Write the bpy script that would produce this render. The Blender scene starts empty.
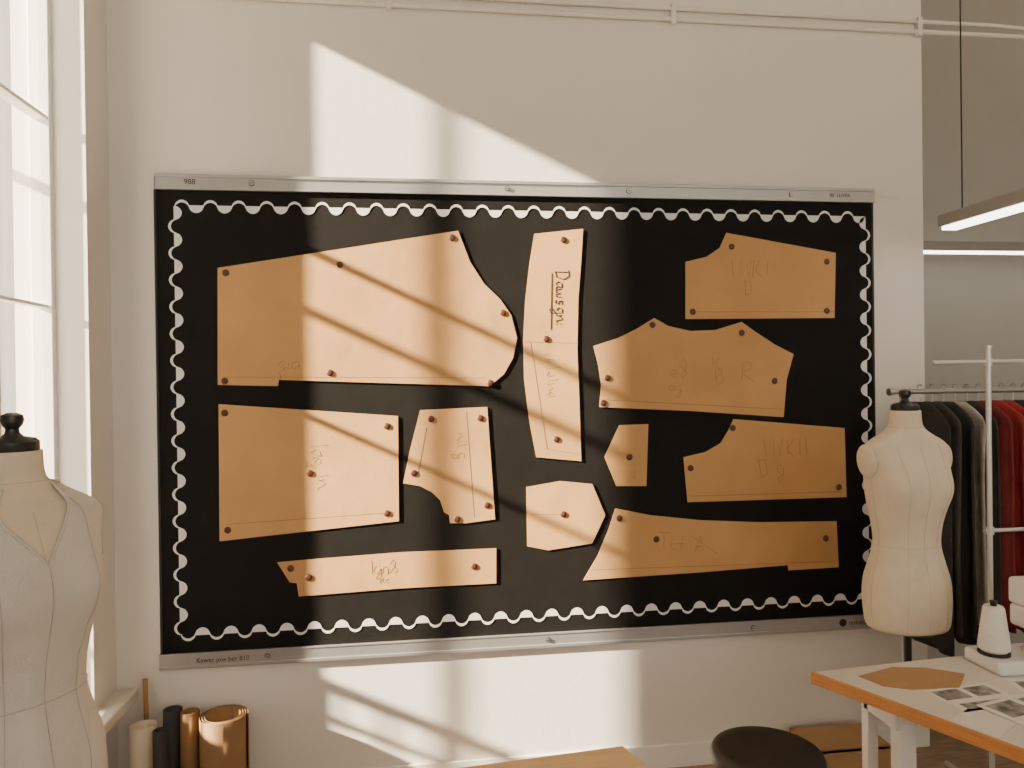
import bpy, bmesh, math, random
from mathutils import Vector, Matrix
random.seed(4)
SC=bpy.context.scene
COL=bpy.context.collection

# ------------------------------------------------------------ materials
def mat(name,col,rough=.6,metal=0,var=.0,vscale=8,bump=0,bscale=60,emit=None,estr=0,spec=.5,sheen=0,stretch=None,col2=None):
    m=bpy.data.materials.new(name);m.use_nodes=True
    nt=m.node_tree;b=nt.nodes['Principled BSDF']
    b.inputs['Base Color'].default_value=(*col,1)
    b.inputs['Roughness'].default_value=rough
    b.inputs['Metallic'].default_value=metal
    b.inputs['Specular IOR Level'].default_value=spec
    if sheen: b.inputs['Sheen Weight'].default_value=sheen
    tc=nt.nodes.new('ShaderNodeTexCoord')
    src=tc.outputs['Object']
    if stretch:
        mp=nt.nodes.new('ShaderNodeMapping');mp.inputs['Scale'].default_value=stretch
        nt.links.new(src,mp.inputs['Vector']);src=mp.outputs['Vector']
    if var or col2:
        n=nt.nodes.new('ShaderNodeTexNoise');n.inputs['Scale'].default_value=vscale;n.inputs['Detail'].default_value=5
        nt.links.new(src,n.inputs['Vector'])
        r=nt.nodes.new('ShaderNodeValToRGB')
        c2=col2 if col2 else tuple(c*(1+var) for c in col)
        c1=col if col2 else tuple(c*(1-var) for c in col)
        r.color_ramp.elements[0].position=.3;r.color_ramp.elements[1].position=.7
        r.color_ramp.elements[0].color=(*c1,1);r.color_ramp.elements[1].color=(*c2,1)
        nt.links.new(n.outputs['Fac'],r.inputs['Fac']);nt.links.new(r.outputs['Color'],b.inputs['Base Color'])
    if bump:
        n=nt.nodes.new('ShaderNodeTexNoise');n.inputs['Scale'].default_value=bscale;n.inputs['Detail'].default_value=4
        nt.links.new(src,n.inputs['Vector'])
        bp=nt.nodes.new('ShaderNodeBump');bp.inputs['Strength'].default_value=bump;bp.inputs['Distance'].default_value=.01
        nt.links.new(n.outputs['Fac'],bp.inputs['Height']);nt.links.new(bp.outputs['Normal'],b.inputs['Normal'])
    if emit:
        b.inputs['Emission Color'].default_value=(*emit,1);b.inputs['Emission Strength'].default_value=estr
    return m

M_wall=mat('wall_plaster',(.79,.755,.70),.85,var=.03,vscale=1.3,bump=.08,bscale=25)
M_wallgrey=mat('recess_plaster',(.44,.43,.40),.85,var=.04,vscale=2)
M_ceil=mat('ceiling_paint',(.80,.77,.70),.9)
M_floor=mat('floor_wood',(.36,.25,.16),.45,var=.25,vscale=6,stretch=(1,8,1),bump=.05)
M_white=mat('white_paint',(.86,.84,.79),.45,var=.02,vscale=5)
M_sill=mat('sill_paint',(.74,.69,.60),.5)
M_felt=mat('black_felt',(.010,.0088,.008),.75,var=.12,vscale=14,bump=.2,bscale=300,spec=.15)
M_alu=mat('brushed_aluminium',(.46,.46,.46),.42,metal=.75,var=.05,vscale=40,stretch=(.3,1,30))
M_scal=mat('scallop_trim',(.76,.75,.73),.7)
M_kraft=mat('kraft_paper',(.56,.318,.130),.75,var=.09,vscale=4,bump=.35,bscale=6,spec=.25)
M_pencil=mat('pencil',(.22,.12,.055),.7)
M_ink=mat('ink',(.03,.02,.02),.6)
M_pin=mat('pin_head',(.09,.024,.012),.4)
M_form=mat('form_linen',(.70,.60,.46),.8,var=.04,vscale=20,bump=.2,bscale=350)
M_seam=mat('seam_thread',(.54,.45,.33),.8)
M_black=mat('black_plastic',(.018,.017,.017),.35)
M_blackv=mat('black_vinyl',(.02,.019,.019),.45,bump=.1,bscale=80)
M_dress=mat('white_cotton',(.62,.58,.52),.8,var=.04,vscale=9,bump=.3,bscale=200,sheen=.2)
M_dseam=mat('cotton_seam',(.47,.42,.36),.8)
M_steel=mat('steel_tube',(.55,.55,.55),.3,metal=.9)
M_wtube=mat('white_tube',(.75,.74,.72),.35)
M_rack=mat('satin_tube',(.70,.69,.67),.3,metal=.35)
M_ply=mat('plywood_edge',(.62,.27,.085),.5,var=.15,vscale=10,stretch=(1,1,20))
M_ltop=mat('laminate_top',(.70,.65,.59),.4,var=.03,vscale=4)
M_tan=mat('pale_wood',(.70,.50,.28),.5,var=.08,vscale=6,stretch=(1,10,1))
M_card=mat('cardboard',(.42,.25,.115),.75,var=.08,vscale=10)
M_creamroll=mat('cream_roll',(.70,.62,.50),.8)
M_brownroll=mat('brown_roll',(.27,.145,.07),.85,var=.1,vscale=6,spec=.15)
M_darkroll=mat('dark_roll',(.03,.028,.03),.7)
M_led=mat('led_tube',(.9,.9,.85),.5,emit=(1,.93,.80),estr=7)
M_housing=mat('light_housing',(.30,.29,.27),.5)
M_paper=mat('paper_white',(.78,.75,.70),.7)
M_print=mat('printed_photo',(.05,.05,.05),.5,col2=(.45,.43,.40),vscale=28)
M_facade=mat('facade_stone',(.72,.68,.60),.9,var=.05,vscale=.6)
M_fwin=mat('facade_glass',(.42,.42,.41),.3)
M_sunblock=mat('sun_block_cloth',(.72,.67,.58),.9)

def glass():
    m=bpy.data.materials.new('window_glass');m.use_nodes=True;nt=m.node_tree;nt.nodes.clear()
    t=nt.nodes.new('ShaderNodeBsdfTransparent');g=nt.nodes.new('ShaderNodeBsdfGlossy');g.inputs['Roughness'].default_value=.02
    x=nt.nodes.new('ShaderNodeMixShader');x.inputs[0].default_value=.06
    o=nt.nodes.new('ShaderNodeOutputMaterial')
    nt.links.new(t.outputs[0],x.inputs[1]);nt.links.new(g.outputs[0],x.inputs[2]);nt.links.new(x.outputs[0],o.inputs[0])
    return m
M_glass=glass()

# ------------------------------------------------------------ mesh helpers
def empty(name,loc=(0,0,0)):
    e=bpy.data.objects.new(name,None);e.location=loc;e.empty_display_size=.1;COL.objects.link(e);return e
def finish(name,bm,m,parent=None,smooth=False,bevel=0,seg=2):
    bmesh.ops.recalc_face_normals(bm,faces=bm.faces)
    me=bpy.data.meshes.new(name);bm.to_mesh(me);bm.free()
    ms=m if isinstance(m,(list,tuple)) else [m]
    for k in ms: me.materials.append(k)
    o=bpy.data.objects.new(name,me);COL.objects.link(o)
    if smooth:
        for p in me.polygons:p.use_smooth=True
    if bevel:
        b=o.modifiers.new('bv','BEVEL');b.width=bevel;b.segments=seg;b.limit_method='ANGLE'
    if parent: o.parent=parent
    return o
def addbox(bm,a,b,mi=0):
    x0,y0,z0=a;x1,y1,z1=b
    vs=[bm.verts.new(p) for p in [(x0,y0,z0),(x1,y0,z0),(x1,y1,z0),(x0,y1,z0),(x0,y0,z1),(x1,y0,z1),(x1,y1,z1),(x0,y1,z1)]]
    for f in [(0,3,2,1),(4,5,6,7),(0,1,5,4),(1,2,6,5),(2,3,7,6),(3,0,4,7)]:
        fc=bm.faces.new([vs[i] for i in f]);fc.material_index=mi
def boxes(name,lst,m,parent=None,bevel=0):
    bm=bmesh.new()
    for a,b in lst: addbox(bm,a,b)
    return finish(name,bm,m,parent,bevel=bevel)
def addtube(bm,p,q,r,seg=14,r2=None,mi=0,caps=True):
    p=Vector(p);q=Vector(q);d=(q-p);L=d.length
    if r2 is None:r2=r
    mt=Matrix.Translation((p+q)/2)@d.to_track_quat('Z','Y').to_matrix().to_4x4()
    n0=len(bm.faces)
    bmesh.ops.create_cone(bm,cap_ends=caps,segments=seg,radius1=r,radius2=r2,depth=L,matrix=mt)
    bm.faces.ensure_lookup_table()
    for f in bm.faces[n0:]: f.material_index=mi
def tubes(name,lst,m,parent=None,seg=14):
    bm=bmesh.new()
    for t in lst: addtube(bm,*t[:3],seg=seg,r2=(t[3] if len(t)>3 else None))
    return finish_auto(name,bm,m,parent)
def finish_auto(name,bm,m,parent=None,ang=.7):
    o=finish(name,bm,m,parent,smooth=True)
    bm2=bmesh.new();bm2.from_mesh(o.data)
    for e in bm2.edges:
        if len(e.link_faces)==2 and e.calc_face_angle(0)>ang: e.smooth=False
    bm2.to_mesh(o.data);bm2.free();return o
def prismY(bm,pts,y0,y1,mi=0):
    a=[bm.verts.new((x,y0,z)) for x,z in pts];b=[bm.verts.new((x,y1,z)) for x,z in pts]
    n=len(pts)
    f=bm.faces.new(a);f.material_index=mi;f=bm.faces.new(b[::-1]);f.material_index=mi
    for i in range(n):
        f=bm.faces.new([a[i],a[(i+1)%n],b[(i+1)%n],b[i]]);f.material_index=mi
def prismZ(bm,pts,z0,z1,mi_top=0,mi_side=0):
    a=[bm.verts.new((x,y,z0)) for x,y in pts];b=[bm.verts.new((x,y,z1)) for x,y in pts]
    n=len(pts)
    f=bm.faces.new(b);f.material_index=mi_top;f=bm.faces.new(a[::-1]);f.material_index=mi_side
    for i in range(n):
        f=bm.faces.new([a[i],a[(i+1)%n],b[(i+1)%n],b[i]]);f.material_index=mi_side
def lathe(bm,prof,c,seg=32,mi=0):
    rings=[]
    for r,z in prof:
        rings.append([bm.verts.new((c[0]+r*math.cos(2*math.pi*i/seg),c[1]+r*math.sin(2*math.pi*i/seg),c[2]+z)) for i in range(seg)])
    for k in range(len(rings)-1):
        for i in range(seg):
            f=bm.faces.new([rings[k][i],rings[k][(i+1)%seg],rings[k+1][(i+1)%seg],rings[k+1][i]]);f.material_index=mi
    f=bm.faces.new(rings[0][::-1]);f.material_index=mi
    f=bm.faces.new(rings[-1]);f.material_index=mi
def lines(name,polys,rad,m,parent=None,cyc=False):
    cu=bpy.data.curves.new(name,'CURVE');cu.dimensions='3D';cu.bevel_depth=rad;cu.bevel_resolution=1
    for pts in polys:
        s=cu.splines.new('POLY');s.points.add(len(pts)-1)
        for i,p in enumerate(pts): s.points[i].co=(*p,1)
        s.use_cyclic_u=cyc
    cu.materials.append(m)
    o=bpy.data.objects.new(name,cu);COL.objects.link(o)
    if parent:o.parent=parent
    return o
def text(name,body,loc,size,m,parent=None,rot=0):
    cu=bpy.data.curves.new(name,'FONT');cu.body=body;cu.size=size;cu.extrude=.0004;cu.materials.append(m)
    o=bpy.data.objects.new(name,cu);COL.objects.link(o)
    o.location=loc;o.rotation_euler=(math.pi/2,rot,0)
    if parent:o.parent=parent
    return o

# ------------------------------------------------------------ room shell
WY=3.106;XL=-1.19;ZC=4.2
def wall_open_x(name,x0,x1,ya,yb,ops,m):
    L=[];y=ya
    for (o0,o1,z0,z1) in ops:
        L+=[((x0,y,0),(x1,o0,ZC)),((x0,o0,0),(x1,o1,z0)),((x0,o0,z1),(x1,o1,ZC))];y=o1
    L.append(((x0,y,0),(x1,yb,ZC)))
    return boxes(name,L,m)
wall_open_x('wall_left',-1.44,XL,-3.2,WY,[(1.95,2.90,.45,3.58)],M_wall)
boxes('wall_back',[((-1.44,WY,0),(2.292,4.0,ZC))],M_wall)
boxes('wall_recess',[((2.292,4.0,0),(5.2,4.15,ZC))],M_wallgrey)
boxes('wall_right',[((5.0,-3.2,0),(5.2,4.0,ZC))],M_wall)
boxes('wall_rear',[((-1.44,-3.4,0),(-.6,-3.2,ZC)),((4.6,-3.4,0),(5.2,-3.2,ZC)),((-.6,-3.4,0),(4.6,-3.2,.7)),((-.6,-3.4,3.7),(4.6,-3.2,ZC))],M_wall)
boxes('floor',[((-1.44,-3.4,-.1),(5.2,4.15,0))],M_floor)
boxes('ceiling',[((-1.44,-3.4,ZC),(5.2,4.15,ZC+.1))],M_ceil)
boxes('baseboard_back',[((XL,WY-.012,0),(2.292,WY,.10))],M_white,bevel=.003)

# window_1 : two-leaf window on the left wall, nearer leaf covered to block sun
w1=empty('window_1',(-1.33,2.45,2))
def P(o,par):
    o.parent=par;o.matrix_parent_inverse=Matrix.Translation(par.location).inverted();return o
fr=[((-1.36,2.42,.45),(-1.30,2.533,3.58)),((-1.37,2.871,.45),(-1.30,2.90,3.58)),((-1.36,1.95,.45),(-1.30,2.0,3.58)),
    ((-1.36,1.95,3.53),(-1.30,2.90,3.58)),((-1.36,1.95,.45),(-1.30,2.90,.53)),
    ((-1.355,2.0,2.648),(-1.305,2.871,2.663)),((-1.35,2.0,1.969),(-1.31,2.871,1.982))]
P(boxes('sash_frame',fr,M_white,bevel=.003),w1)
P(boxes('pane',[((-1.333,1.98,.53),(-1.330,2.871,3.53))],M_glass),w1)
P(boxes('reveal_lining',[((-1.30,2.8975,.488),(-1.189,2.9005,3.58))],M_white),w1)
P(boxes('sun_block_panel',[((-1.39,1.96,.46),(-1.385,2.47,3.56))],M_sunblock),w1)  # unseen opaque panel added to keep sun off the wall past the patch
boxes('trim_sill',[((-1.30,1.90,.445),(-1.11,WY,.488))],M_sill,bevel=.006)
# unseen railing outside the window, its post and rails added to cast shadows
g=[((-1.812,2.588,-.2),(-1.79,2.616,4.3)),((-1.82,2.2,1.10),(-1.78,3.0,1.14)),((-1.80,2.2,2.605),(-1.79,3.0,2.645)),
   ((-1.81,2.2,.60),(-1.79,3.0,.63)),((-1.82,2.2,.80),(-1.79,3.0,.825)),((-1.82,2.2,.98),(-1.79,3.0,1.0))]
for i in range(14):
    y=2.23+i*.055;g.append(((-1.805,y,.3),(-1.795,y+.011,1.10)))
g.append(((-1.80,2.2,.28),(-1.44,3.0,.30)))
boxes('shadow_railing',g,M_housing)
# fill_window : unseen opening in the rear wall, put in for soft fill light
w3=empty('fill_window',(2,-3.3,2))
fr=[((-.6,-3.33,.7),(4.6,-3.27,.76)),((-.6,-3.33,3.64),(4.6,-3.27,3.7)),((-.6,-3.32,2.6),(4.6,-3.28,2.65))]
for i in range(5):
    x=-.6+i*1.285;fr.append(((x,-3.33,.7),(x+.06,-3.27,3.7)))
P(boxes('sash_frame',fr,M_white),w3)

# buildings outside
sb=empty('street_building',(-9,20,0))
P(boxes('facade',[((-9.5,7,-6),(-8.5,34,16))],M_facade),sb)
fw=[]
for r in range(6):
    for c in range(11):
        y=8.2+c*2.3;z=-3+r*3.1;fw.append(((-8.49,y,z),(-8.44,y+1.1,z+1.9)))
P(boxes('facade_windows',fw,M_fwin),sb)
boxes('sun_block_wing',[((-2.2,-9,-6),(-1.44,-3.4,6.5))],M_facade)  # unseen block added to keep direct sun out of the rear opening
boxes('street_ground',[((-40,-30,-6.2),(30,60,-6))],M_facade)

# conduits
pc=empty('wall_conduit',(1.2,3.09,3.25))
P(tubes('pipes',[((XL,3.09,3.282),(2.6,3.09,3.282),.009),((XL,3.09,3.236),(3.2,3.09,3.236),.010),
   ((2.6,3.09,3.282),(3.2,3.09,3.262),.009)],M_wall),pc)
P(boxes('brackets',[((1.110,3.077,3.215),(1.130,WY,3.30)),((2.260,3.077,3.215),(2.280,WY,3.30)),((-.1,3.077,3.215),(-.08,WY,3.30))],M_wall,bevel=.002),pc)

# ------------------------------------------------------------ pin board
BF=3.10
pb=empty('pin_board',(.51,3.10,1.54))
P(boxes('panel',[((-1.02,BF,.56),(2.04,WY,2.52))],M_felt),pb)
P(boxes('rail_top',[((-1.015,BF-.010,2.464),(2.045,BF,2.524)),((-1.015,BF-.015,2.510),(2.045,BF,2.524)),((-1.015,BF-.013,2.462),(2.045,BF,2.470))],M_alu,bevel=.002),pb)
P(boxes('rail_bottom',[((-1.025,BF-.010,.556),(2.045,BF,.616)),((-1.025,BF-.015,.556),(2.045,BF,.570)),((-1.025,BF-.013,.610),(2.045,BF,.618))],M_alu,bevel=.002),pb)
P(boxes('side_trim',[((-1.022,BF-.004,.616),(-1.014,BF,2.462)),((2.034,BF-.004,.616),(2.043,BF,2.462))],M_black),pb)
SCR=[(-.645,2.492),(.389,2.492),(.913,2.492),(1.65,2.492),(-.61,.588),(.539,.588),(1.45,.588)]
bm=bmesh.new()
for x,z in SCR: addtube(bm,(x,BF-.016,z),(x,BF-.008,z),.009,seg=16)
P(finish_auto('screws',bm,M_steel),pb)
bm=bmesh.new()
for x,z in SCR:
    addbox(bm,(x-.006,BF-.0172,z-.0014),(x+.006,BF-.0155,z+.0014))
    addtube(bm,(x,BF-.0108,z),(x,BF-.009,z),.0118,seg=16)
P(finish_auto('screw_slots',bm,M_black),pb)
# scalloped border: wavy ribbon with filled inner lobes
bm=bmesh.new()
def scallop(p,q,n,inner):
    p=Vector(p);q=Vector(q);d=(q-p);L=d.length;d.normalize();nrm=Vector(inner)
    per=L/n;N=28;prev=None
    for i in range(n*N+1):
        t=i/N;s=math.sin(2*math.pi*t)
        sh=math.copysign(abs(s)**.6,s)
        off=.021*sh
        if s<0: lo=off-.0055;hi=.004
        else: lo=off-.0055;hi=off+.0050
        c=p+d*(per*t)
        a=c-nrm*hi;b=c-nrm*lo
        va=bm.verts.new((a.x,BF-.002,a.y));vb=bm.verts.new((b.x,BF-.002,b.y))
        if prev: bm.faces.new([prev[0],va,vb,prev[1]])
        prev=(va,vb)
x0,x1,z0,z1=-.943,2.002,.690,2.398
scallop((x0,z1),(x1,z1),27,(0,-1));scallop((x0,z0),(x1,z0),27,(0,1))
scallop((x0,z0),(x0,z1),16,(1,0));scallop((x1,z0),(x1,z1),16,(-1,0))
P(finish('scalloped_border',bm,M_scal),pb)
for nm,b,x,z,s in [('label_a','988',-.905,2.484,.030),('label_b','00  LUVER',1.83,2.484,.022),('label_c','Kawer jow ber 810',-.885,.579,.026),('label_d','nolobloox',1.90,.577,.030)]:
    P(text(nm,b,(x,BF-.0108,z),s,M_ink),pb)
bm=bmesh.new();addtube(bm,(1.872,BF-.0112,.588),(1.872,BF-.009,.588),.017,seg=24)
P(finish_auto('round_mark',bm,M_ink),pb)

# ------------------------------------------------------------ pattern pieces (metres on the board: x, z in mm)
def mm(s): return [tuple(int(v)/1000 for v in t.split(',')) for t in s.split()]
pieces=[
 ("-782,2153 181,2314 229,2185 287,2093 353,2030 399,1963 423,1866 405,1782 366,1715 306,1665 -551,1702 -555,1677 -788,1685","-751,2133 -303,2169 156,2284 365,1972 307,1678 -349,1728 -761,1700"),
 ("-786,1608 -77,1547 -79,1113 -790,1059","-763,1572 -122,1506 -434,1321 -758,1102 -127,1147"),
 ("14,1570 293,1578 320,1106 198,1094 131,1097 128,1130 107,1143 91,1194 58,1228 9,1255 -60,1269 -30,1405","58,1532 263,1532 -15,1309 287,1166 161,1112"),
 ("502,2305 713,2329 703,2197 688,2027 681,1814 687,1601 692,1340 498,1362 470,1520 451,1689 449,1858 460,2026 480,2180","626,2281 547,1861 585,1436"),
 ("1164,2192 1259,2214 1319,2254 1351,2320 1860,2237 1851,1947 1161,1944","1374,2259 1814,1979 1193,1975 1816,2197"),
 ("751,1830 861,1864 941,1902 1021,1949 1084,1914 1182,1892 1296,1896 1416,1931 1480,1887 1572,1829 1656,1788 1622,1674 1606,1510 1178,1545 773,1569 783,1663 771,1749","1012,1919 1415,1883 810,1693 791,1586 1565,1670"),
 ("860,1490 989,1492 977,1225 844,1229 793,1355","903,1352"),
 ("1144,1345 1244,1365 1313,1402 1350,1458 1374,1506 1893,1456 1899,1147 1160,1149","1369,1467 1175,1297 1862,1193"),
 ("454,1237 600,1258 739,1241 794,1106 735,988 544,966 455,987","611,1117"),
 ("694,832 757,932 806,1041 838,1134 993,1099 1218,1069 1493,1050 1850,1041 1858,835 1621,832 1617,855 1215,842","855,1091 1018,994 1797,967"),
 ("-569,965 -479,969 -76,984 323,984 321,837 -78,835 -485,822 -492,876 -520,881 -539,914","-515,938 -444,898 229,912"),
]
def ln(*p): return [(x/1000,BF-.0056,z/1000) for x,z in p]
# hand-lettering strokes (unit boxes)
L={
'D':[[(.15,1.35),(.1,0)],[(-.05,1.25),(.5,1.3),(.8,.8),(.6,.15),(.05,0)]],
'a':[[(.55,.6),(.2,.62),(.05,.3),(.25,.02),(.5,.25),(.58,.62),(.55,.1),(.75,.05)]],
'w':[[(.0,.6),(.1,.05),(.35,.1),(.4,.5),(.5,.05),(.72,.1),(.8,.62)]],
'n':[[(.05,.6),(.08,0),(.12,.4),(.4,.62),(.5,.3),(.52,.05),(.7,.1)]],
'g':[[(.55,.6),(.2,.62),(.05,.3),(.3,.05),(.55,.5),(.55,-.4),(.25,-.6),(.1,-.35),(.7,.1)]],
's':[[(.5,.6),(.15,.6),(.2,.35),(.45,.25),(.35,.0),(.05,.05)]],
':':[[(.1,.1),(.14,.04)],[(.1,.45),(.14,.39)]],
'I':[[(.2,1.2),(.25,0)]],
'W':[[(0,1.2),(.15,0),(.4,.8),(.6,0),(.8,1.2)]],
'K':[[(.1,1.2),(.1,0)],[(.6,1.1),(.12,.55),(.65,0)]],
'B':[[(.1,1.2),(.1,0),(.6,.15),(.6,.55),(.15,.62),(.5,.8),(.5,1.15),(.1,1.2)]],
'R':[[(.1,0),(.1,1.2),(.6,1.1),(.6,.7),(.12,.6),(.7,0)]],
'T':[[(0,1.2),(.7,1.15)],[(.35,1.2),(.3,0)]],
'A':[[(0,0),(.35,1.2),(.7,0)],[(.12,.45),(.6,.4)]],
'8':[[(.3,.6),(.05,.9),(.3,1.2),(.55,.9),(.3,.6),(.0,.25),(.3,0),(.6,.25),(.3,.6)]],
'+':[[(.3,1.0),(.3,.1)],[(0,.55),(.65,.6)]],
'l':[[(.1,1.2),(.1,.1),(.3,.0)]],
'i':[[(.1,.6),(.15,.05),(.3,.1)],[(.1,.85),(.12,.9)]],
'e':[[(.05,.3),(.5,.4),(.3,.62),(.05,.3),(.3,.0),(.6,.15)]],
}
def word(s,x,z,sz,ang=0,dep=.0056,jit=0,seed=1):
    r=random.Random(seed);out=[];u=0;ca,sa=math.cos(ang),math.sin(ang)
    for c in s:
        if c==' ': u+=.5;continue
        for st in L[c]:
            pts=[]
            for k in range(len(st)):
                a,b=st[k];a=(a+u)*sz+r.uniform(-jit,jit)*sz;b=b*sz+r.uniform(-jit,jit)*sz
                pts.append((x+a*ca-b*sa,BF-dep,z+a*sa+b*ca))
            out.append(pts)
        u+=.95 if c in 'DwWKAR' else (.72 if c not in ':Ili' else .38)
    return out
V=-math.pi/2
marks={
 0:word('gia',-.555,1.745,.050,0,jit=.08)+[ln((-770,1716),(290,1700)),ln((-545,1705),(-545,1725))],
 1:word('Iag in',-.43,1.44,.055,-1.45,jit=.1,seed=2)+[ln((-765,1125),(-100,1150))],
 2:word('nil g',.165,1.47,.040,V,jit=.12,seed=3)+[ln((205,1560),(232,1120)),ln((40,1500),(0,1300))],
 3:word('ieleine',.54,1.80,.050,V+.06,jit=.14,seed=4)+[ln((455,1850),(685,1842)),ln((480,1850),(545,1395),(680,1370))],
 4:word('I WKI',1.36,2.13,.060,0,jit=.12,seed=5)+word('D',1.43,2.05,.045,0,jit=.1)+[ln((1180,1975),(1850,1975))],
 5:word('e8',1.09,1.69,.060,.05,jit=.12,seed=7)+word('ag',1.08,1.63,.045,0,jit=.1)+word('B',1.29,1.66,.06,0,jit=.12)+word('W',1.28,1.74,.03,0)+word('R',1.41,1.67,.075,0,jit=.1)+[ln((790,1600),(1600,1545))],
 6:word('il',.91,1.26,.03,0,jit=.1),
 7:word('I WKII',1.50,1.34,.062,0,jit=.12,seed=11)+word('D g',1.49,1.25,.055,.1,jit=.15)+[ln((1170,1175),(1880,1172))],
 8:[ln((470,1120),(600,1117)),ln((770,1110),(790,1106))],
 9:word('Te+ A',1.03,.95,.058,-.1,jit=.14,seed=14)+[ln((1180,1000),(1290,920)),ln((730,875),(1840,862))],
 10:word('Ign8',-.20,.90,.046,0,jit=.12,seed=16)+word('ne',-.16,.86,.03,0,jit=.1),
}
for k,(o,p) in enumerate(pieces):
    pts=mm(o);pins=mm(p)
    cx=sum(a for a,b in pts)/len(pts);cz=sum(b for a,b in pts)/len(pts)
    e=empty('sewing_pattern_piece' if k==0 else 'sewing_pattern_piece.%03d'%k,(cx,BF-.003,cz))
    bm=bmesh.new();prismY(bm,pts,BF-.0055,BF-.0035)
    P(finish('paper',bm,M_kraft),e)
    bm=bmesh.new()
    for x,z in pins:
        bmesh.ops.create_uvsphere(bm,u_segments=14,v_segments=8,radius=.0140,matrix=Matrix.Translation((x,BF-.0075,z))@Matrix.Scale(.28,4,(0,1,0)))
        addtube(bm,(x,BF-.007,z),(x,BF,z),.0028,seg=8)
    P(finish('push_pins',bm,M_pin,smooth=True),e)
    P(lines('pencil_marks',marks[k],.0009,M_pencil),e)
    if k==3:
        P(lines('handwriting',word('Dawsgn:',.588,2.150,.046,V,dep=.006),.0019,M_ink),e)
        P(lines('underline',[[(.574,BF-.006,2.14),(.567,BF-.006,1.90)]],.0017,M_ink),e)

# ------------------------------------------------------------ dress forms
SEC=[(.773,.140,.108),(.785,.147,.113),(.87,.153,.120),(.95,.148,.116),(1.01,.132,.103),(1.075,.118,.090),(1.14,.122,.094),
     (1.22,.136,.108),(1.29,.145,.114),(1.35,.150,.106),(1.395,.159,.090),(1.428,.160,.076),(1.450,.140,.068),(1.470,.103,.062),(1.490,.071,.057),(1.51,.055,.053),(1.56,.050,.050)]
def sec(z):
    if z<=SEC[0][0]: return SEC[0][1:]
    for i in range(len(SEC)-1):
        if z<=SEC[i+1][0]:
            p0=SEC[max(0,i-1)];a,b=SEC[i],SEC[i+1];p3=SEC[min(len(SEC)-1,i+2)]
            t=(z-a[0])/(b[0]-a[0]);out=[]
            for c in (1,2):
                m1=(b[c]-p0[c])/(b[0]-p0[0])*(b[0]-a[0]) if i>0 else 0
                m2=(p3[c]-a[c])/(p3[0]-a[0])*(b[0]-a[0])
                t2=t*t;t3=t2*t
                out.append((2*t3-3*t2+1)*a[c]+(t3-2*t2+t)*m1+(-2*t3+3*t2)*b[c]+(t3-t2)*m2)
            return out
    return SEC[-1][1:]
def surf(z,th,off=0):
    a,b=sec(z);a+=off;b+=off
    s,c=math.sin(th),math.cos(th)
    ex=.90
    x=a*math.copysign(abs(s)**ex,s);y=-b*math.copysign(abs(c)**ex,c)
    for sg in (-1,1):
        d=(th-sg*.55+math.pi)%(2*math.pi)-math.pi
        k=.024*math.exp(-(d/.45)**2-((z-1.285)/.075)**2)
        x+=k*math.sin(sg*.35);y-=k
    d=(abs(th)-math.pi)
    y+=.018*math.exp(-(d/.9)**2-((z-.90)/.09)**2)
    return Vector((x,y,z))
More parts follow.
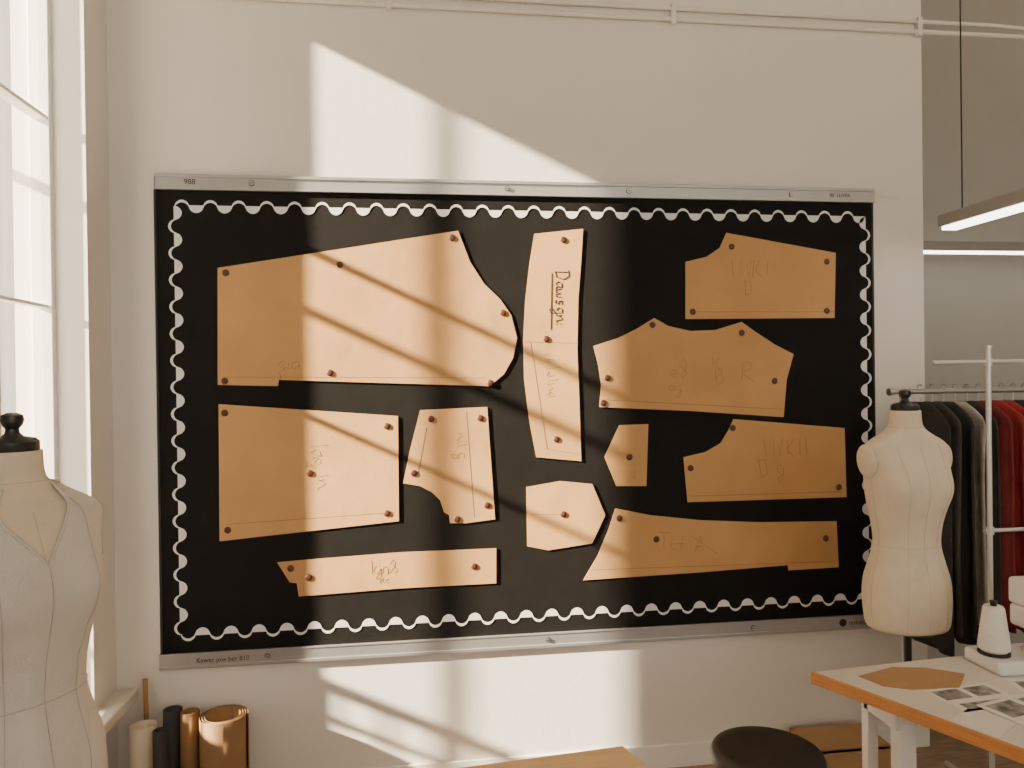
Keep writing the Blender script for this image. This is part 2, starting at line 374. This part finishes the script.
def dress_form(name,loc,rz,dress=False):
    e=empty(name,(loc[0],loc[1],0));e.rotation_euler=(0,0,rz)
    NT=72;zs=[.773+.787*i/100 for i in range(101)]
    bm=bmesh.new();rings=[[bm.verts.new(surf(z,-math.pi+2*math.pi*j/NT)) for j in range(NT)] for z in zs]
    for i in range(100):
        for j in range(NT): bm.faces.new([rings[i][j],rings[i][(j+1)%NT],rings[i+1][(j+1)%NT],rings[i+1][j]])
    bm.faces.new(rings[0][::-1]);bm.faces.new(rings[-1])
    finish('torso',bm,M_form,e,smooth=True)
    if not dress:
        bm=bmesh.new()
        for sg in (-1,1):
            mt=Matrix.Translation((sg*.153,.006,1.378))@Matrix.Rotation(sg*.10,4,'Y')@Matrix.Diagonal((.020,.050,.062,1))
            bmesh.ops.create_uvsphere(bm,u_segments=28,v_segments=16,radius=1,matrix=mt)
        finish('arm_caps',bm,M_form,e,smooth=True)
    S=[]
    for th in (0,.52,-.52,math.pi,2.5,-2.5,1.5,-1.5):
        S.append([tuple(surf(.776+i*.0145,th*(1-.12*math.sin(i/46*3.1)) if abs(th)<1 else th,.0004)) for i in range(47 if abs(th)<1.2 or abs(th)>2 else 38)])
    for z in (1.075,1.50):
        S.append([tuple(surf(z,-math.pi+2*math.pi*j/72,.0004)) for j in range(73)])
    lines('seams',S,.0007,M_seam,e)
    bm=bmesh.new()
    lathe(bm,[(.044,1.558),(.047,1.562),(.047,1.578),(.040,1.585),(.020,1.589),(.013,1.596),(.012,1.604),(.018,1.612),(.021,1.622),(.019,1.631),(.010,1.636),(.001,1.637)],(0,0,0),28)
    finish_auto('neck_cap',bm,M_black,e)
    bm=bmesh.new()
    addtube(bm,(0,0,.06),(0,0,.78),.014,seg=16)
    addtube(bm,(0,0,.50),(0,0,.56),.022,seg=16)
    lathe(bm,[(.19,.0),(.19,.018),(.16,.03),(.05,.045),(.03,.07),(.02,.12),(.013,.14)],(0,0,0),36)
    lathe(bm,[(.100,.765),(.104,.768),(.104,.7725),(.09,.773)],(0,0,0),32)
    finish_auto('stand',bm,M_black,e)
    if dress:
        NT=120;NZ=90
        def top(th):
            t=min(1,abs(th)/.62);return 1.345+(1.492-1.345)*t**.9
        def dsurf(z,th):
            if z>=.93: v=surf(z,th,.008)
            else:
                v=surf(.93,th,.008);fl=1+(.93-z)*.15;v=Vector((v.x*fl,v.y*fl,z))
            amp=.0012+.013*max(0,min(1,(1.05-z)/.5))
            n=Vector((v.x,v.y,0)).normalized()
            v+=n*amp*(math.sin(th*9+z*2)+.5*math.sin(th*17+1+z*3))
            if 1.05<z<1.30: v+=n*.0018*math.sin(z*90+th*5)*math.sin(th*3)*math.sin((z-1.05)/.25*math.pi)
            return v
        bm=bmesh.new();cols=[]
        for j in range(NT):
            th=-math.pi+2*math.pi*j/NT;zt=top(th)
            cols.append([bm.verts.new(dsurf(.50+(zt-.50)*i/NZ,th)) for i in range(NZ+1)])
        for j in range(NT):
            for i in range(NZ):
                bm.faces.new([cols[j][i],cols[(j+1)%NT][i],cols[(j+1)%NT][i+1],cols[j][i+1]])
        o=finish('cotton_dress',bm,M_dress,e,smooth=True);sm=o.modifiers.new('s','SOLIDIFY');sm.thickness=.003
        def up(v,k=.0015): return tuple(v+Vector((v.x,v.y,0)).normalized()*k)
        def dl(th0,th1,z0,z1,n=50): return [up(dsurf(z0+(z1-z0)*i/n,th0+(th1-th0)*i/n)) for i in range(n+1)]
        S=[dl(.45,.55,.51,1.46),dl(-.45,-.55,.51,1.46),dl(.0,.0,.51,1.34),dl(1.5,1.5,.51,1.32),dl(2.5,2.5,.51,1.47)]
        S.append([up(dsurf(1.075,-math.pi+2*math.pi*j/90)) for j in range(91)])
        nk=[tuple(dsurf(top(-math.pi+2*math.pi*j/120),-math.pi+2*math.pi*j/120)) for j in range(121)]
        for sg in (-1,1):
            ar=[]
            for j in range(41):
                a=2*math.pi*j/40;ar.append(up(dsurf(1.375+.065*math.cos(a),sg*1.5+.42*math.sin(a)),.002))
            S.append(ar)
        lines('dress_seams',S,.0009,M_dseam,e)
        lines('neck_binding',[nk],.003,M_dress,e)
    return e
dress_form('dress_form',(1.765,2.50),math.radians(3))
dress_form('dress_form.001',(-.800,1.60),math.radians(54),dress=True)

# ------------------------------------------------------------ clothes rack
rk=empty('clothes_rack',(2.6,2.8,0))
P(tubes('chrome_rod',[((1.967,2.88,1.619),(3.35,2.88,1.619),.011),((2.02,2.88,.05),(2.02,2.88,1.619),.010),((3.3,2.88,.05),(3.3,2.88,1.619),.011),((1.96,2.88,1.619),(1.972,2.88,1.619),.016)],M_steel),rk)
P(tubes('tube_frame',[((2.222,2.645,.03),(2.222,2.645,1.79),.010),((1.985,2.645,1.735),(3.35,2.645,1.745),.008),((2.20,2.645,1.075),(3.35,2.645,1.075),.008),
   ((3.3,2.645,.03),(3.3,2.645,1.79),.012),((2.222,2.645,1.79),(2.222,2.645,1.80),.014),((2.222,2.645,1.06),(2.222,2.645,1.09),.015),((2.222,2.645,1.72),(2.222,2.645,1.75),.015),
   ((2.02,2.64,.04),(2.02,2.90,.04),.012),((2.222,2.645,.03),(2.222,2.90,.03),.012),((3.3,2.645,.04),(3.3,2.90,.04),.012),((2.02,2.645,.04),(3.3,2.645,.04),.012)],M_rack),rk)
gcols=[(.022,.02,.018),(.05,.045,.04),(.030,.026,.025),(.42,.38,.33),(.030,.026,.026),(.16,.018,.018),(.28,.022,.025),(.30,.024,.027),(.03,.03,.03),(.05,.055,.045),(.40,.36,.30),(.03,.03,.035),(.20,.02,.02),(.03,.03,.03),(.20,.17,.13),(.04,.05,.07),(.5,.47,.42),(.03,.03,.03),(.1,.09,.08),(.03,.03,.05)]
def garment(x,col,ln_,w,seed,i):
    r=random.Random(seed);bm=bmesh.new();NT=48;NZ=30
    ztop=1.575;rings=[]
    ph=r.random()*6
    for k in range(NZ+1):
        t=k/NZ;z=ztop-ln_*t
        if t<.10: hw=w*.16+(w*.5-w*.16)*math.sin(t/.10*math.pi/2)
        else: hw=w*.5*(1-.06*math.sin((t-.1)*3)+.05*t)
        th=.014+.008*min(1,t*4)
        ring=[]
        for j in range(NT):
            a=2*math.pi*j/NT
            yy=hw*math.cos(a);xx=th*math.sin(a)
            xx+=.008*math.sin(yy*55+ph+t*2)*min(1,t*3)+.004*math.sin(yy*110+ph*2)*min(1,t*3)
            ring.append(bm.verts.new((x+xx,2.875+yy,z+(.012*math.sin(yy*30+ph) if k==NZ else 0))))
        rings.append(ring)
    for k in range(NZ):
        for j in range(NT): bm.faces.new([rings[k][j],rings[k][(j+1)%NT],rings[k+1][(j+1)%NT],rings[k+1][j]])
    bm.faces.new(rings[0]);bm.faces.new(rings[-1][::-1])
    P(finish('garment_%d'%(i+1),bm,mat('cloth_%d'%i,col,.85,var=.25,vscale=12,bump=.2,bscale=150),smooth=True),rk)
    hk=[(x,2.875,1.57),(x,2.875,1.61)]+[(x,2.875+.018*math.sin(a),1.616+.018*(1-math.cos(a))-.004) for a in [0.4,1,1.6,2.2,2.8,3.4,4.0]]
    P(lines('hanger_%d'%(i+1),[hk],.0025,M_steel),rk)
for i,c in enumerate(gcols):
    garment(2.10+i*.054,c,[1.0,.94,.97,.90,.98,.92,.86,.93,.97][i] if i<9 else random.uniform(.88,1.05),random.uniform(.33,.38),i+5,i)

# ------------------------------------------------------------ work table on the right
wt=empty('work_table',(1.9,1.8,0))
top=[(1.232,2.220),(2.74,2.35),(3.0,1.40),(1.655,1.330)]
bm=bmesh.new();prismZ(bm,top,.712,.748,1,1)
ins=[(1.241,2.2135),(2.732,2.342),(2.99,1.408),(1.658,1.339)]
prismZ(bm,ins,.7475,.7505,0,1)
P(finish('top',bm,[M_ltop,M_ply],bevel=.0015),wt)
P(boxes('trestles',[((1.385,2.155,0),(1.42,2.19,.712)),((1.395,2.01,0),(1.445,2.06,.712)),((1.385,2.02,.64),(1.43,2.18,.70)),((1.40,2.04,.10),(1.43,2.17,.13)),
   ((2.65,2.20,0),(2.69,2.24,.712)),((2.75,1.50,0),(2.79,1.54,.712)),((1.74,1.46,0),(1.78,1.50,.712)),((1.43,2.07,.66),(2.66,2.11,.71))],M_wtube,bevel=.003),wt)
TZ=.7505
def sheet(name,pts,z,m,th=.0012):
    bm=bmesh.new();prismZ(bm,pts,z,z+th);return finish(name,bm,m)
sheet('kraft_pattern_card',[(1.355,2.155),(1.50,2.205),(1.60,2.185),(1.69,2.12),(1.60,2.03),(1.45,2.04),(1.385,2.075)],TZ,M_card,.002)
def quad(cx,cy,w,h,a):
    c,s=math.cos(a),math.sin(a)
    return [(cx+u*c-v*s,cy+u*s+v*c) for u,v in [(-w/2,-h/2),(w/2,-h/2),(w/2,h/2),(-w/2,h/2)]]
def printed(name,cx,cy,w,h,a,cells,z):
    e=empty(name,(cx,cy,z))
    P(sheet('page',quad(cx,cy,w,h,a),z,M_paper),e)
    c,s=math.cos(a),math.sin(a)
    bm=bmesh.new()
    for u,v,cw,ch in cells:
        prismZ(bm,quad(cx+u*c-v*s,cy+u*s+v*c,cw,ch,a),z+.0012,z+.0016)
    P(finish('printed_pictures',bm,M_print),e)
printed('magazine_page',1.60,1.965,.22,.15,.1,[(-.055,.03,.09,.06),(.05,.03,.08,.06),(0,-.045,.17,.035)],TZ)
printed('magazine_page.001',1.70,1.86,.26,.17,.25,[(-.06,.03,.10,.08),(.06,.0,.09,.13),(-.06,-.055,.10,.03)],TZ+.003)
printed('magazine_page.002',1.86,1.98,.20,.15,-.2,[(0,.0,.16,.10)],TZ)
sheet('paper_sheet',quad(1.52,1.83,.0+.16,.12,.5),TZ,M_paper)
# sewing machine with its thread cone
sm=empty('sewing_machine',(2.05,2.16,TZ))
bm=bmesh.new()
addbox(bm,(1.775,2.075,TZ),(2.30,2.235,TZ+.045))
addbox(bm,(2.12,2.10,TZ+.045),(2.26,2.22,TZ+.27))
addbox(bm,(1.915,2.11,TZ+.19),(2.12,2.21,TZ+.275))
addbox(bm,(1.915,2.115,TZ+.12),(1.965,2.205,TZ+.19))
P(finish('body',bm,M_wtube,bevel=.012,seg=3),sm)
P(tubes('needle_bar',[((1.94,2.16,TZ+.05),(1.94,2.16,TZ+.12),.004),((1.94,2.14,TZ+.048),(1.94,2.18,TZ+.048),.006),((2.26,2.16,TZ+.2),(2.285,2.16,TZ+.2),.04)],M_steel),sm)
bm=bmesh.new();lathe(bm,[(.046,.0),(.046,.006),(.020,.008)],(1.82,2.155,TZ+.045),28)
lathe(bm,[(.010,.006),(.010,.165),(.012,.168)],(1.82,2.155,TZ+.045),16)
P(finish_auto('cone_spindle',bm,M_black),sm)
bm=bmesh.new();lathe(bm,[(.036,.008),(.046,.018),(.045,.035),(.031,.145),(.027,.152),(.012,.153)],(1.82,2.155,TZ+.045),36)
P(finish_auto('thread_cone',bm,mat('thread_white',(.82,.79,.73),.7,bump=.5,bscale=30,stretch=(1,1,18))),sm)
lines('scissors',[[(1.98,2.02,TZ+.006),(2.12,2.06,TZ+.006)],[(1.98,2.06,TZ+.006),(2.12,2.02,TZ+.006)],
  [(1.96+.02*math.cos(a),2.015+.015*math.sin(a),TZ+.006) for a in [i*.6 for i in range(12)]],[(1.96+.02*math.cos(a),2.065+.015*math.sin(a),TZ+.006) for a in [i*.6 for i in range(12)]]],.004,M_black)

# ------------------------------------------------------------ stool, low table, box, rolls
st=empty('round_stool',(1.066,2.196,0))
bm=bmesh.new();lathe(bm,[(.150,.472),(.168,.477),(.173,.490),(.173,.507),(.165,.521),(.145,.528),(.08,.530),(.001,.530)],(1.072,2.196,0),48)
P(finish_auto('seat',bm,M_blackv,ang=1.2),st)
lg=[((1.066,2.196,.02),(1.066,2.196,.475),.022)]
for i in range(5):
    a=i*2*math.pi/5+.3;lg.append(((1.066,2.196,.07),(1.066+.22*math.cos(a),2.196+.22*math.sin(a),.03),.014))
P(tubes('base',lg,M_steel),st)
ct=empty('cutting_table',(.1,1.5,0))
a=math.radians(6);A=Vector((.512,1.848));dl_=Vector((-math.cos(a),-math.sin(a)));dn=Vector((math.sin(a)+.18,-math.cos(a))).normalized()
q=[A,A+dl_*1.05,A+dl_*1.05+dn*.62,A+dn*.62]
bm=bmesh.new();prismZ(bm,[tuple(v) for v in q],.722,.75);P(finish('top',bm,M_tan,bevel=.003),ct)
lg=[]
cc=sum(q,Vector((0,0)))/4
for v in q:
    v=v+(cc-v)*.1;lg.append(((v.x-.02,v.y-.02,0),(v.x+.02,v.y+.02,.722)))
P(boxes('legs',lg,M_tan,bevel=.003),ct)
cb=empty('cardboard_box',(1.72,2.95,0))
P(boxes('carton',[((1.60,2.82,0),(1.61,3.06,.15)),((1.93,2.82,0),(1.94,3.06,.15)),((1.60,2.82,0),(1.94,2.83,.15)),((1.60,3.05,0),(1.94,3.06,.15)),((1.60,2.82,0),(1.94,3.06,.01)),((1.61,2.85,.15),(1.93,3.04,.158))],M_card),cb)
def roll(name,x,y,r,h,m,lean=0,inner=None):
    e=empty(name,(x,y,0));bm=bmesh.new();n=110;turns=3.2;vs=[]
    for i in range(n+1):
        t=i/n;a=t*turns*2*math.pi;rr=r*(1-.32*t);vs.append((x+rr*math.cos(a),y+rr*math.sin(a)))
    lo=[bm.verts.new((p[0],p[1],.002)) for p in vs];hi=[bm.verts.new((p[0],p[1]+lean,h)) for p in vs]
    for i in range(n): bm.faces.new([lo[i],lo[i+1],hi[i+1],hi[i]])
    o=finish('sheet',bm,m,smooth=True);s=o.modifiers.new('s','SOLIDIFY');s.thickness=min(.002,r*.05);P(o,e)
roll('paper_roll',-1.045,2.96,.050,.40,M_creamroll,.0)
roll('fabric_roll',-.955,3.00,.036,.43,M_darkroll,.02)
roll('paper_roll.001',-.885,2.98,.036,.425,M_brownroll,.02)
roll('paper_roll.002',-.757,2.985,.092,.41,mat('kraft_roll',(.28,.165,.085),.9,var=.08,vscale=5,spec=.1),.0)
roll('fabric_roll.001',-.965,2.91,.028,.40,M_darkroll,.0)
tubes('wooden_dowel',[((-1.05,3.03,0),(-1.075,3.08,.53),.009)],mat('dowel_wood',(.42,.22,.09),.5))

# ------------------------------------------------------------ pendant lights
def pendant(name,a,b,wdt,wires):
    e=empty(name,((a[0]+b[0])/2,(a[1]+b[1])/2,a[2]))
    x0,x1=min(a[0],b[0])-(wdt/2 if a[0]==b[0] else 0),max(a[0],b[0])+(wdt/2 if a[0]==b[0] else 0)
    y0,y1=min(a[1],b[1])-(wdt/2 if a[1]==b[1] else 0),max(a[1],b[1])+(wdt/2 if a[1]==b[1] else 0)
    bm=bmesh.new();addbox(bm,(x0,y0,a[2]),(x1,y1,a[2]+.05));P(finish('housing',bm,M_housing,bevel=.004),e)
    bm=bmesh.new();addbox(bm,(x0+.012,y0+.012,a[2]-.014),(x1-.012,y1-.012,a[2]+.001));P(finish('diffuser',bm,M_led),e)
    P(tubes('wires',[((wx,wy,a[2]+.05),(wx,wy,ZC),.003) for wx,wy in wires],M_black,seg=8),e)
pendant('pendant_light',(2.25,2.90,2.315),(2.25,1.60,2.315),.09,[(2.25,2.81),(2.25,1.7)])
pendant('pendant_light.001',(2.42,3.70,2.36),(4.2,3.70,2.36),.05,[(2.7,3.7),(4.0,3.7)])

# ------------------------------------------------------------ light
W=bpy.data.worlds.new('World');SC.world=W;W.use_nodes=True
bg=W.node_tree.nodes['Background'];bg.inputs[0].default_value=(1.0,.94,.86,1);bg.inputs[1].default_value=2.6
sd=bpy.data.lights.new('sun','SUN');sd.energy=54;sd.angle=math.radians(1.2);sd.color=(1,.83,.60)
so=bpy.data.objects.new('sun',sd);COL.objects.link(so);so.location=(-6,1,6)
so.rotation_euler=Vector((3.86,1,-1.83)).to_track_quat('-Z','Y').to_euler()

# ------------------------------------------------------------ camera
y,p,r=.1277,-.0049,-.013
F=Vector((math.sin(y)*math.cos(p),math.cos(y)*math.cos(p),math.sin(p)))
R0=Vector((math.cos(y),-math.sin(y),0));U0=R0.cross(F)
R=R0*math.cos(r)+U0*math.sin(r);U=-R0*math.sin(r)+U0*math.cos(r)
cam=bpy.data.cameras.new('camera');cam.sensor_width=36;cam.lens=740/1024*36;cam.clip_start=.05;cam.clip_end=200
co=bpy.data.objects.new('camera',cam);COL.objects.link(co)
m=Matrix((R,U,-F)).transposed().to_4x4();m.translation=Vector((.0026,.0081,1.6878));co.matrix_world=m
SC.camera=co
